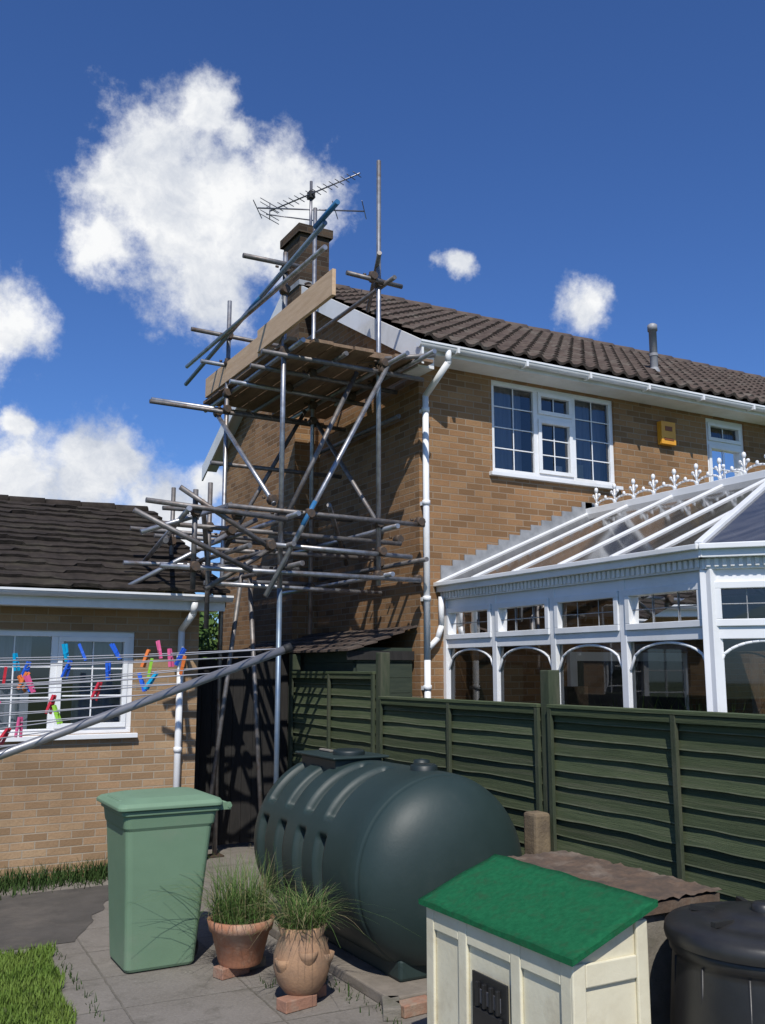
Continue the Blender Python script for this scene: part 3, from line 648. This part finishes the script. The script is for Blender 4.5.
# ------------------------------------------------------------ wheelie bin
W=empty('wheelie_bin',(1.93,6.57,0))
BX,BY=-.12,.065
TB=Matrix.Translation((BX,BY,0))
mb=MB()
def ring(x0,x1,y0,y1,z,c=.04,n=4):
    pts=[]
    for cx,cy,a0 in ((x1-c,y1-c,0),(x0+c,y1-c,90),(x0+c,y0+c,180),(x1-c,y0+c,270)):
        for i in range(n+1):
            a=math.radians(a0+90*i/n); pts.append((cx+c*math.cos(a)+BX,cy+c*math.sin(a)+BY,z))
    return pts
def loft(mb,rings,mat,cap0=True,cap1=True):
    k=mb.mi(mat); vr=[[mb.bm.verts.new(p) for p in rg] for rg in rings]; n=len(vr[0])
    for a,b_ in zip(vr,vr[1:]):
        for i in range(n):
            f=mb.bm.faces.new([a[i],a[(i+1)%n],b_[(i+1)%n],b_[i]]); f.material_index=k; f.smooth=False
    if cap0: f=mb.bm.faces.new(vr[0][::-1]); f.material_index=k
    if cap1: f=mb.bm.faces.new(vr[-1]); f.material_index=k
loft(mb,[ring(1.80,2.24,6.30,6.72,.01),ring(1.79,2.25,6.29,6.73,.03),ring(1.765,2.29,6.245,6.775,.55),ring(1.745,2.32,6.225,6.795,.88),ring(1.735,2.335,6.215,6.805,.90),ring(1.725,2.345,6.205,6.815,.975),ring(1.71,2.37,6.19,6.83,.98),ring(1.71,2.37,6.19,6.83,1.01)],'binG')
mb.done('body',W,bevel=.006)
mb=MB()
loft(mb,[ring(1.68,2.38,6.17,6.85,1.014,.05),ring(1.68,2.38,6.17,6.85,1.035,.05),ring(1.70,2.37,6.19,6.83,1.055,.06),ring(1.80,2.30,6.28,6.74,1.080,.08),ring(1.9,2.22,6.36,6.66,1.086,.08)],'binG2')
mb.box(1.72,1.78,6.35,6.67,1.03,1.066,'binG2',TB)
mb.done('lid',W,bevel=.005)
mb=MB(); mb.tube((2.44+BX,6.24+BY,1.0),(2.44+BX,6.78+BY,1.0),.016,'binG',10)
for y in (6.26,6.5,6.76): mb.box(2.35,2.45,y-.015,y+.015,.975,1.02,'binG',TB)
mb.done('handle',W)
mb=MB()
for y in (6.36,6.62): mb.tube((2.19+BX,y+BY,.1),(2.19+BX,y+BY+.045,.1),.1,'rubber',24)
mb.tube((2.19+BX,6.33+BY,.1),(2.19+BX,6.70+BY,.1),.012,'rubber'); mb.done('wheels',W)
# ------------------------------------------------------------ oil tank
TK=empty('oil_tank',(3.35,6.0,.65))
bm=bmesh.new(); Y0,Y1=5.0,7.14; RR=.605; nu,nv=220,240; cx,cz=3.35,.65
grooves=[5.80,6.12,6.44,6.76]
def sm(a,b_,x):
    t=max(0,min(1,(x-a)/(b_-a))); return t*t*(3-2*t)
rows=[]
for iu in range(nu+1):
    t=iu/nu
    y=Y0+(Y1-Y0)*(.5-.5*math.cos(math.pi*t))
    e0=.40; e1=.30
    if y<Y0+e0: q=(Y0+e0-y)/e0; rad=RR*(max(0,1-q**2.6))**(1/2.3)
    elif y>Y1-e1: q=(y-(Y1-e1))/e1; rad=RR*(max(0,1-q**2.6))**(1/2.3)
    else: rad=RR
    row=[]
    for iv in range(nv):
        a=2*math.pi*iv/nv; deg=math.degrees(a); d=0
        for gy in grooves:
            g=max(0,1-abs(y-gy)/.07); g=sm(0,.42,g)
            m1=sm(96,100,deg)*(1-sm(147,151,deg)); m2=sm(160,164,deg)*(1-sm(214,218,deg)); m3=sm(30,36,deg)*(1-sm(79,84,deg)); m4=sm(-5,0,deg)*(1-sm(18,24,deg))
            d-=.10*g*max(m1,m2,m3,m4)
        d-=.010*max(0,1-abs(y-5.27)/.012)
        rr=rad+d*(rad/RR)
        X=cx+rr*math.cos(a)*1.02; Z=cz+rr*math.sin(a)
        if Z<.16: Z=.16-(.16-Z)*.25
        row.append(bm.verts.new((X,y,Z)))
    rows.append(row)
for a,b_ in zip(rows,rows[1:]):
    for i in range(nv):
        f=bm.faces.new([a[i],a[(i+1)%nv],b_[(i+1)%nv],b_[i]]); f.smooth=True
bmesh.ops.remove_doubles(bm,verts=bm.verts[:],dist=.0005); bmesh.ops.recalc_face_normals(bm,faces=bm.faces[:])
me=bpy.data.meshes.new('tank_shell'); bm.to_mesh(me); bm.free(); me.materials.append(M['tank'])
o=bpy.data.objects.new('tank_shell',me); scene.collection.objects.link(o); par(o,TK)
mb=MB(); mb.box(3.10,3.48,6.28,6.88,1.14,1.265,'tank'); mb.box(3.06,3.52,6.24,6.92,1.265,1.285,'tank'); mb.lathe([(.12,0),(.12,.03),(.09,.04),(.0001,.045)],(3.28,6.43,1.285),'tankdk',20); mb.box(3.22,3.26,6.63,6.83,1.285,1.305,'stone')
mb.done('inspection_hatch',TK,bevel=.015)
mb=MB(); mb.lathe([(.09,0),(.09,.06),(.075,.07),(.0001,.07)],(3.36,5.50,1.22),'tankdk',20); mb.lathe([(.055,0),(.055,.08),(.0001,.09)],(3.44,5.66,1.22),'tankdk',14); mb.done('filler_caps',TK)
mb=MB(); mb.box(3.0,3.72,5.2,6.95,.07,.2,'tank'); mb.done('feet',TK,bevel=.02)
mb=MB(); mb.box(2.82,4.0,5.0,7.2,0.0,.07,'slab'); mb.done('concrete_base',None,bevel=.01)
def brick(x,y,z,rot,name='brick',mat='redbrick'):
    mb=MB(); T=Matrix.Translation((x,y,z))@Matrix.Rotation(rot,4,'Z'); mb.box(-.1075,.1075,-.05,.05,0,.065,mat,T); return mb.done(name,None,bevel=.005)
for i,(x,y,rt) in enumerate(((2.26,6.04,.3),(2.40,6.12,.3),(2.38,5.30,.2),(2.50,5.42,.25),(2.80,4.95,1.1),(2.93,4.91,.1))): brick(x,y,.005,rt,mat=['redbrick','stone','redbrick','redbrick','stone','redbrick'][i])
# ------------------------------------------------------------ potted plants
def pot(name,x,y,z,prof,mat,n,hmin,hmax,rad,seed,pockets=False,droop=.35):
    P=empty(name,(x,y,z)); mb=MB(); mb.lathe(prof,(x,y,z),mat,40); top=max(p[1] for p in prof)
    mb.lathe([(prof[-1][0],top-.05),(.0001,top-.03)],(x,y,z),'soil',24)
    mb.lathe([(.0001,0),(prof[0][0],0)],(x,y,z),mat,40)
    if pockets:
        for a in (200,260,320,20,100):
            ar=math.radians(a); cx_,cy_=x+.135*math.cos(ar),y+.135*math.sin(ar)
            mb.lathe([(.02,-.06),(.05,-.01),(.06,.03),(.05,.03),(.02,0)],(cx_,cy_,z+.2+.03*math.sin(a)),mat,16)
    mb.done('pot',P)
    rr=random.Random(seed); vs=[];fs=[];mi=[]
    for _ in range(n):
        a=rr.uniform(0,6.283); q=rad*math.sqrt(rr.random()); bx,by=x+q*math.cos(a),y+q*math.sin(a); h=hmin+(hmax-hmin)*rr.random()**1.3; a2=a+rr.gauss(0,.9); ln=abs(rr.gauss(droop,.4))*h*1.1; w=rr.uniform(.0015,.0045)
        dx,dy=math.cos(a2),math.sin(a2); px,py=-dy*w,dx*w; k=len(vs); N_=6; kx=rr.gauss(0,.03);ky=rr.gauss(0,.03)
        for j in range(N_+1):
            t=j/N_; xx=bx+dx*ln*t*t+kx*math.sin(t*3); yy=by+dy*ln*t*t+ky*math.sin(t*3); zz=z+top-.03+h*(t-.5*(ln/h)*t**3); ww=1-t*.85
            vs+=[(xx-px*ww,yy-py*ww,zz),(xx+px*ww,yy+py*ww,zz)]
        m_=1 if rr.random()<.2 else 0
        for j in range(N_): fs.append((k+2*j,k+2*j+1,k+2*j+3,k+2*j+2)); mi.append(m_)
    me=bpy.data.meshes.new('leaves'); me.from_pydata(vs,[],fs); me.materials.append(M['chive']); me.materials.append(M['straw']); me.polygons.foreach_set('material_index',mi)
    o=bpy.data.objects.new('leaves',me); scene.collection.objects.link(o); par(o,P)
pot('potted_plant',2.32,6.05,.07,[(.13,0),(.14,.02),(.185,.2),(.20,.205),(.215,.27),(.20,.275),(.185,.25)],'terra',1000,.10,.50,.18,4,False,.45)
pot('potted_plant',2.44,5.37,.07,[(.10,0),(.14,.05),(.165,.13),(.165,.2),(.14,.28),(.125,.31),(.145,.36),(.13,.365),(.11,.34)],'terra2',800,.06,.34,.13,9,True,.7)
# ------------------------------------------------------------ kennel
K=empty('kennel',(2.75,3.6,0))
kx0,kx1,ky0,ky1=2.57,2.95,3.10,4.16
def rz_(x): return .785+(x-2.53)*.37
mb=MB(); k=mb.mi('cream')
c=[(x,y,z) for x in (kx0,kx1) for y in (ky0,ky1) for z in (.05,rz_(x)-.02)]
v=[mb.bm.verts.new(p) for p in c]
for q in ((0,1,3,2),(4,6,7,5),(0,4,5,1),(2,3,7,6),(0,2,6,4),(1,5,7,3)): f=mb.bm.faces.new([v[i] for i in q]); f.material_index=k
for y0,y1 in ((ky0-.008,ky0+.06),(3.42,3.49),(3.82,3.89),(ky1-.06,ky1+.008)): mb.box(kx0-.018,kx0-.001,y0,y1,.05,rz_(kx0)-.03,'cream')
for a,b_ in ((ky0+.06,3.42),(3.49,3.82),(3.89,ky1-.06)):
    mb.box(kx0-.016,kx0-.001,a,b_,.67,rz_(kx0)-.03,'cream'); mb.box(kx0-.016,kx0-.001,a,b_,.05,.14,'cream')
mb.box(kx0-.018,kx0+.05,ky0-.018,ky0-.001,.05,.765,'cream'); mb.box(kx1-.06,kx1+.003,ky0-.018,ky0-.001,.05,.89,'cream')
mb.box(kx0+.05,kx1-.06,ky0-.016,ky0-.001,.67,.76,'cream')
mb.done('body',K,bevel=.006)
mb=MB(); X0,X1,YY0,YY1=2.53,2.99,3.055,4.20
nx,ny=10,24; k=mb.mi('felt'); top=[];bot=[]
for i in range(nx+1):
    x=X0+(X1-X0)*i/nx; top.append([mb.bm.verts.new((x+(.005*mnoise.noise(Vector((j*.8,i,7))) if i in (0,nx) else 0),YY0+(YY1-YY0)*j/ny+(.006*mnoise.noise(Vector((x*30,j,1))) if j in(0,ny) else 0),rz_(x)+.012+.007*mnoise.noise(Vector((x*7,j*.35,0))))) for j in range(ny+1)])
    bot.append([mb.bm.verts.new((x,YY0+(YY1-YY0)*j/ny,rz_(x)-.014)) for j in range(ny+1)])
for i in range(nx):
    for j in range(ny):
        f=mb.bm.faces.new([top[i][j],top[i+1][j],top[i+1][j+1],top[i][j+1]]); f.material_index=k; f.smooth=True
        f=mb.bm.faces.new([bot[i][j],bot[i][j+1],bot[i+1][j+1],bot[i+1][j]]); f.material_index=k
for i in range(nx):
    for j in (0,ny): f=mb.bm.faces.new([top[i][j],top[i+1][j],bot[i+1][j],bot[i][j]]); f.material_index=k
for j in range(ny):
    for i in (0,nx): f=mb.bm.faces.new([top[i][j],top[i][j+1],bot[i][j+1],bot[i][j]]); f.material_index=k
mb.done('felt_roof',K)
mb=MB(); mb.box(kx0-.03,kx0-.019,3.50,3.76,.18,.58,'blackp'); mb.box(kx0-.045,kx0-.031,3.53,3.73,.22,.44,'blackp')
for y in (3.55,3.6,3.65,3.7): mb.box(kx0-.05,kx0-.031,y-.008,y+.008,.45,.55,'blackp')
mb.box(kx0-.036,kx0-.03,3.54,3.70,.46,.52,'alu'); mb.done('cat_flap',K,bevel=.004)
B=empty('coal_bunker',(3.4,4.0,0))
mb=MB(); mb.box(3.18,3.62,3.36,4.42,0,.82,'stone'); mb.done('walls',B,bevel=.01)
mb=MB()
n1,n2=20,40;k=mb.mi('mosstop');top=[]
for i in range(n1+1):
    top.append([mb.bm.verts.new((3.14+.52*i/n1+.014*mnoise.noise(Vector((j*.7,i*.7,1))),3.32+1.13*j/n2+.01*mnoise.noise(Vector((j*.7,i*.7,9))),.885+.016*mnoise.noise(Vector((i*.6,j*.6,4))))) for j in range(n2+1)])
for i in range(n1):
    for j in range(n2): f=mb.bm.faces.new([top[i][j],top[i+1][j],top[i+1][j+1],top[i][j+1]]); f.material_index=k; f.smooth=True
mb.box(3.15,3.65,3.33,4.44,.822,.87,'mosstop'); mb.done('lid_slab',B)
CB=empty('compost_bin',(3.40,2.87,0))
mb=MB(); c=(3.40,2.87,0)
mb.lathe([(.42,0),(.41,.1),(.40,.4),(.375,.72),(.37,.75),(.385,.76),(.385,.80),(.36,.81)],c,'blackp',56)
for a in range(0,360,30):
    ar=math.radians(a); mb.tube((c[0]+.402*math.cos(ar),c[1]+.402*math.sin(ar),.1),(c[0]+.371*math.cos(ar),c[1]+.371*math.sin(ar),.74),.007,'blackp',6)
mb.done('body',CB)
mb=MB(); mb.lathe([(.40,.80),(.405,.82),(.40,.85),(.385,.865),(.30,.885),(.29,.88),(.20,.895),(.19,.91),(.10,.915),(.0001,.915)],c,'blackp',56)
for a in (0,60,120): 
    ar=math.radians(a); mb.box(-.3,.3,-.012,.012,.885,.905,'blackp',Matrix.Translation((c[0],c[1],0))@Matrix.Rotation(ar,4,'Z'))
mb.lathe([(.05,.91),(.05,.94),(.035,.95),(.0001,.95)],c,'blackp',20)
mb.done('lid',CB)
# ------------------------------------------------------------ rotary airer
yw=math.radians(29)
def site(rt,fw,z): return Vector((rt*math.cos(yw)+fw*math.sin(yw),-rt*math.sin(yw)+fw*math.cos(yw),z))
AR=empty('rotary_clothes_airer',site(-2.2,2.8,0))
hub=site(-2.2,2.8,1.25); tips=[site(-.37,3.6,1.975),site(-3.81,3.99,1.975),site(-2.42,.81,1.975)]
mb=MB(); mb.tube(site(-2.2,2.8,0),site(-2.2,2.8,2.0),.022,'grey',14); mb.sphere(hub,.05,'grey')
for t in tips: mb.tube(hub,t,.015,'grey',10); mb.tube(t,t+(t-hub).normalized()*.03,.017,'rubber',10)
mb.done('frame',AR)
mb=MB(); lines=[]
for f_ in [.42,.48,.54,.60,.66,.71,.76,.81,.86,.90,.945,.985]:
    for i in range(3):
        a=hub.lerp(tips[i],f_)+Vector((0,0,.014)); b_=hub.lerp(tips[(i+1)%3],f_)+Vector((0,0,.014)); pts=[]
        sag=R.uniform(.03,.08)
        for j in range(9):
            t=j/8; p=a.lerp(b_,t); p.z-=sag*4*t*(1-t)*f_; pts.append(p)
        for p,q in zip(pts,pts[1:]): mb.tube(p,q,.0019,'line',5,cap=False)
        if i==0: lines.append(pts)
mb.done('washing_lines',AR)
pk={c:MB() for c in ('cyan','blue','pink','orange','lime','red')}
rr=random.Random(21); seq=['cyan','blue','orange','pink','lime','blue','red','cyan','orange','lime','pink','blue','cyan','red']
spots=[(11,.30),(11,.18),(10,.33),(10,.09),(9,.28),(9,.15),(8,.24),(8,.33),(8,.07),(7,.20),(7,.30),(6,.14),(6,.26),(5,.10),(5,.22),(11,.36),(10,.22),(9,.06),(4,.18),(4,.26),(11,.12),(9,.36),(7,.11),(5,.29),(3,.22),(11,.24),(10,.27)]
for _ in range(17): spots.append((rr.randint(3,11),rr.uniform(.08,.36)))
for n_,(li,t) in enumerate(spots):
    pts=lines[li]; x=t*8; j=int(x); p=pts[j].lerp(pts[j+1],x-j); c=seq[(n_*5+n_//14)%len(seq)]; m_=pk[c]; d=(pts[j+1]-pts[j]).normalized()
    ang=rr.uniform(-.45,.45); ax=d.cross(Vector((0,0,1))).normalized()
    Tm=Matrix.Translation(p)@Matrix.Rotation(rr.uniform(-.6,.6)+(math.pi if rr.random()<.5 else 0),4,ax)@Matrix.Rotation(ang+1.2,4,Vector((0,0,1)))@Matrix.Scale(.88,4)
    for s_ in (-1,1):
        T2=Tm@Matrix.Rotation(s_*.09,4,'Y'); m_.box(s_*.004,s_*.004+s_*.006,-.006,.006,-.02,.058,'peg_'+c,T2)
    m_.tube(Tm@Vector((-.012,0,.016)),Tm@Vector((.012,0,.016)),.006,'peg_'+c,8)
for c,m_ in pk.items():
    if len(m_.bm.verts): m_.done('pegs_'+c,AR)
# ------------------------------------------------------------ distant trees
def tree(name,x,y,h,rad,seed,n=5000):
    P=empty(name,(x,y,0)); rr=random.Random(seed); mb=MB()
    mb.tube((x,y,0),(x,y,h*.5),.18,'bark',10,.1)
    cl=[]
    for i in range(7):
        a=i*.9+rr.random(); e=Vector((x+rad*.6*math.cos(a),y+rad*.6*math.sin(a),h*rr.uniform(.5,.85))); mb.tube((x,y,h*rr.uniform(.3,.5)),e,.07,'bark',6,.02); cl.append((e,rad*rr.uniform(.3,.5)))
    for i in range(14): cl.append((Vector((x+rr.gauss(0,rad*.45),y+rr.gauss(0,rad*.45),h*rr.uniform(.45,.97))),rad*rr.uniform(.2,.4)))
    mb.done('trunk',P); vs=[];fs=[]
    for _ in range(n):
        c,r_=rr.choice(cl); d=Vector((rr.gauss(0,1),rr.gauss(0,1),rr.gauss(0,1))).normalized()*r_*rr.uniform(.5,1.05); p=c+d
        u=Vector((rr.gauss(0,1),rr.gauss(0,1),rr.gauss(0,1))).normalized(); w=u.orthogonal().normalized(); s_=rr.uniform(.05,.11); k=len(vs)
        vs+=[p-u*s_,p+w*s_*.6,p+u*s_,p-w*s_*.6]; fs.append((k,k+1,k+2,k+3))
    me=bpy.data.meshes.new('leaves'); me.from_pydata([tuple(v) for v in vs],[],fs); me.materials.append(M['leaf'])
    o=bpy.data.objects.new('leaves',me); scene.collection.objects.link(o); par(o,P)
tree('tree',6.6,20.5,3.3,1.5,3); tree('tree',4.0,24,3.0,1.8,4); tree('tree',8.5,27,3.5,2,5)
# ------------------------------------------------------------ sun, sky, clouds
sd=Vector((-.46,-.89,0)).normalized(); el=math.radians(50)
sv=Vector((sd.x*math.cos(el),sd.y*math.cos(el),math.sin(el)))
sl=bpy.data.lights.new('sun','SUN'); sl.energy=4.5; sl.angle=math.radians(.5); sl.color=(1,.955,.89)
so=bpy.data.objects.new('sun',sl); so.rotation_euler=sv.to_track_quat('Z','Y').to_euler(); so.location=(0,0,20); scene.collection.objects.link(so)
w=bpy.data.worlds.new('World'); scene.world=w; w.use_nodes=True; nt=w.node_tree; nt.nodes.clear()
out=N(nt,'ShaderNodeOutputWorld'); bg=N(nt,'ShaderNodeBackground'); bg.inputs[1].default_value=.08; L(nt,bg.outputs[0],out.inputs[0])
sky=N(nt,'ShaderNodeTexSky',sky_type='NISHITA'); sky.sun_disc=False; sky.sun_elevation=el; sky.sun_rotation=math.atan2(sd.x,sd.y); sky.air_density=1.0; sky.dust_density=.3; sky.ozone_density=3
tc=N(nt,'ShaderNodeTexCoord'); nrm=N(nt,'ShaderNodeVectorMath',operation='NORMALIZE'); L(nt,tc.outputs['Generated'],nrm.inputs[0])
def nz(vec,sc,det=8,ro=.6,col=False):
    n=N(nt,'ShaderNodeTexNoise'); n.inputs['Scale'].default_value=sc; n.inputs['Detail'].default_value=det; n.inputs['Roughness'].default_value=ro; L(nt,vec,n.inputs['Vector']); return n.outputs['Color' if col else 'Fac']
def VM(op,a,b_=None,sc=None):
    n=N(nt,'ShaderNodeVectorMath',operation=op)
    for i,v_ in enumerate((a,b_)):
        if v_ is None: continue
        if hasattr(v_,'links'): L(nt,v_,n.inputs[i])
        else: n.inputs[i].default_value=v_
    if sc is not None: n.inputs['Scale'].default_value=sc
    return n
def MM(op,a,b_=None,c=None):
    n=N(nt,'ShaderNodeMath',operation=op)
    for i,v_ in enumerate((a,b_,c)):
        if v_ is None: continue
        if hasattr(v_,'links'): L(nt,v_,n.inputs[i])
        else: n.inputs[i].default_value=v_
    return n.outputs[0]
P0=nrm.outputs[0]
w1_=VM('SUBTRACT',nz(P0,9,6,.6,True),(.5,.5,.5)).outputs[0]
P1=VM('ADD',P0,VM('SCALE',w1_,None,.075).outputs[0]).outputs[0]
blobs=[(13.0,28.0,60),(16.8,26.0,80),(20.8,26.4,74),(18.4,23.2,58),(23.4,27.2,50),(17.8,32.0,32),(20.0,31.0,22),(11.6,23.9,36),(14.7,29.4,48),(6.0,18.9,48),(3,18,60),(11.2,11.6,50),(8.0,10.2,50),(7.2,13.8,16),(13.4,12.2,30),(16.0,9.4,56),(18.6,11.4,24),(5,9.5,60),(33.6,23.9,16),(41.6,20.9,29),(-15,22,110),(70,14,60),(170,30,150),(-90,25,140)]
def dens(P):
    cur=None
    for az,e,px in blobs:
        a=math.radians(az); e=math.radians(e); c=(math.sin(a)*math.cos(e),math.cos(a)*math.cos(e),math.sin(e)); rad=px/950*1.08
        dd=VM('DISTANCE',P,c).outputs['Value']; v_=MM('MULTIPLY_ADD',dd,-1/rad,1.0)
        cur=v_ if cur is None else MM('SMOOTH_MAX',cur,v_,.3)
    return cur
D1=dens(P1)
fb=nz(P0,16,9,.66)
Dn=MM('ADD',D1,MM('MULTIPLY_ADD',fb,2.0,-1.06))
mask=N(nt,'ShaderNodeMapRange',interpolation_type='SMOOTHSTEP'); L(nt,Dn,mask.inputs[0]); mask.inputs[1].default_value=-.2; mask.inputs[2].default_value=.55
sh=nz(P1,11,7,.62); shr=N(nt,'ShaderNodeMapRange'); L(nt,sh,shr.inputs[0]); shr.inputs[1].default_value=.42; shr.inputs[2].default_value=.66
cc=mixc(nt,shr.outputs[0],(12.0,12.1,12.2),(7.0,7.6,8.8))
skc=mixc(nt,1.0,sky.outputs[0],(.62,.93,1.48),'MULTIPLY')
fin=mixc(nt,mask.outputs[0],skc,cc)
L(nt,fin,bg.inputs[0])
w.cycles.sampling_method='MANUAL'; w.cycles.sample_map_resolution=512
# ------------------------------------------------------------ camera
cam=bpy.data.cameras.new('camera'); co=bpy.data.objects.new('camera',cam); scene.collection.objects.link(co)
co.location=(0,0,1.9); co.rotation_euler=(math.pi/2+math.atan(158/950),0,-math.radians(29))
cam.sensor_fit='VERTICAL'; cam.sensor_height=36; cam.lens=950/1024*36; cam.clip_end=2000; cam.clip_start=.05
scene.camera=co
scene.view_settings.view_transform='Standard'; scene.view_settings.look='None'; scene.view_settings.exposure=0
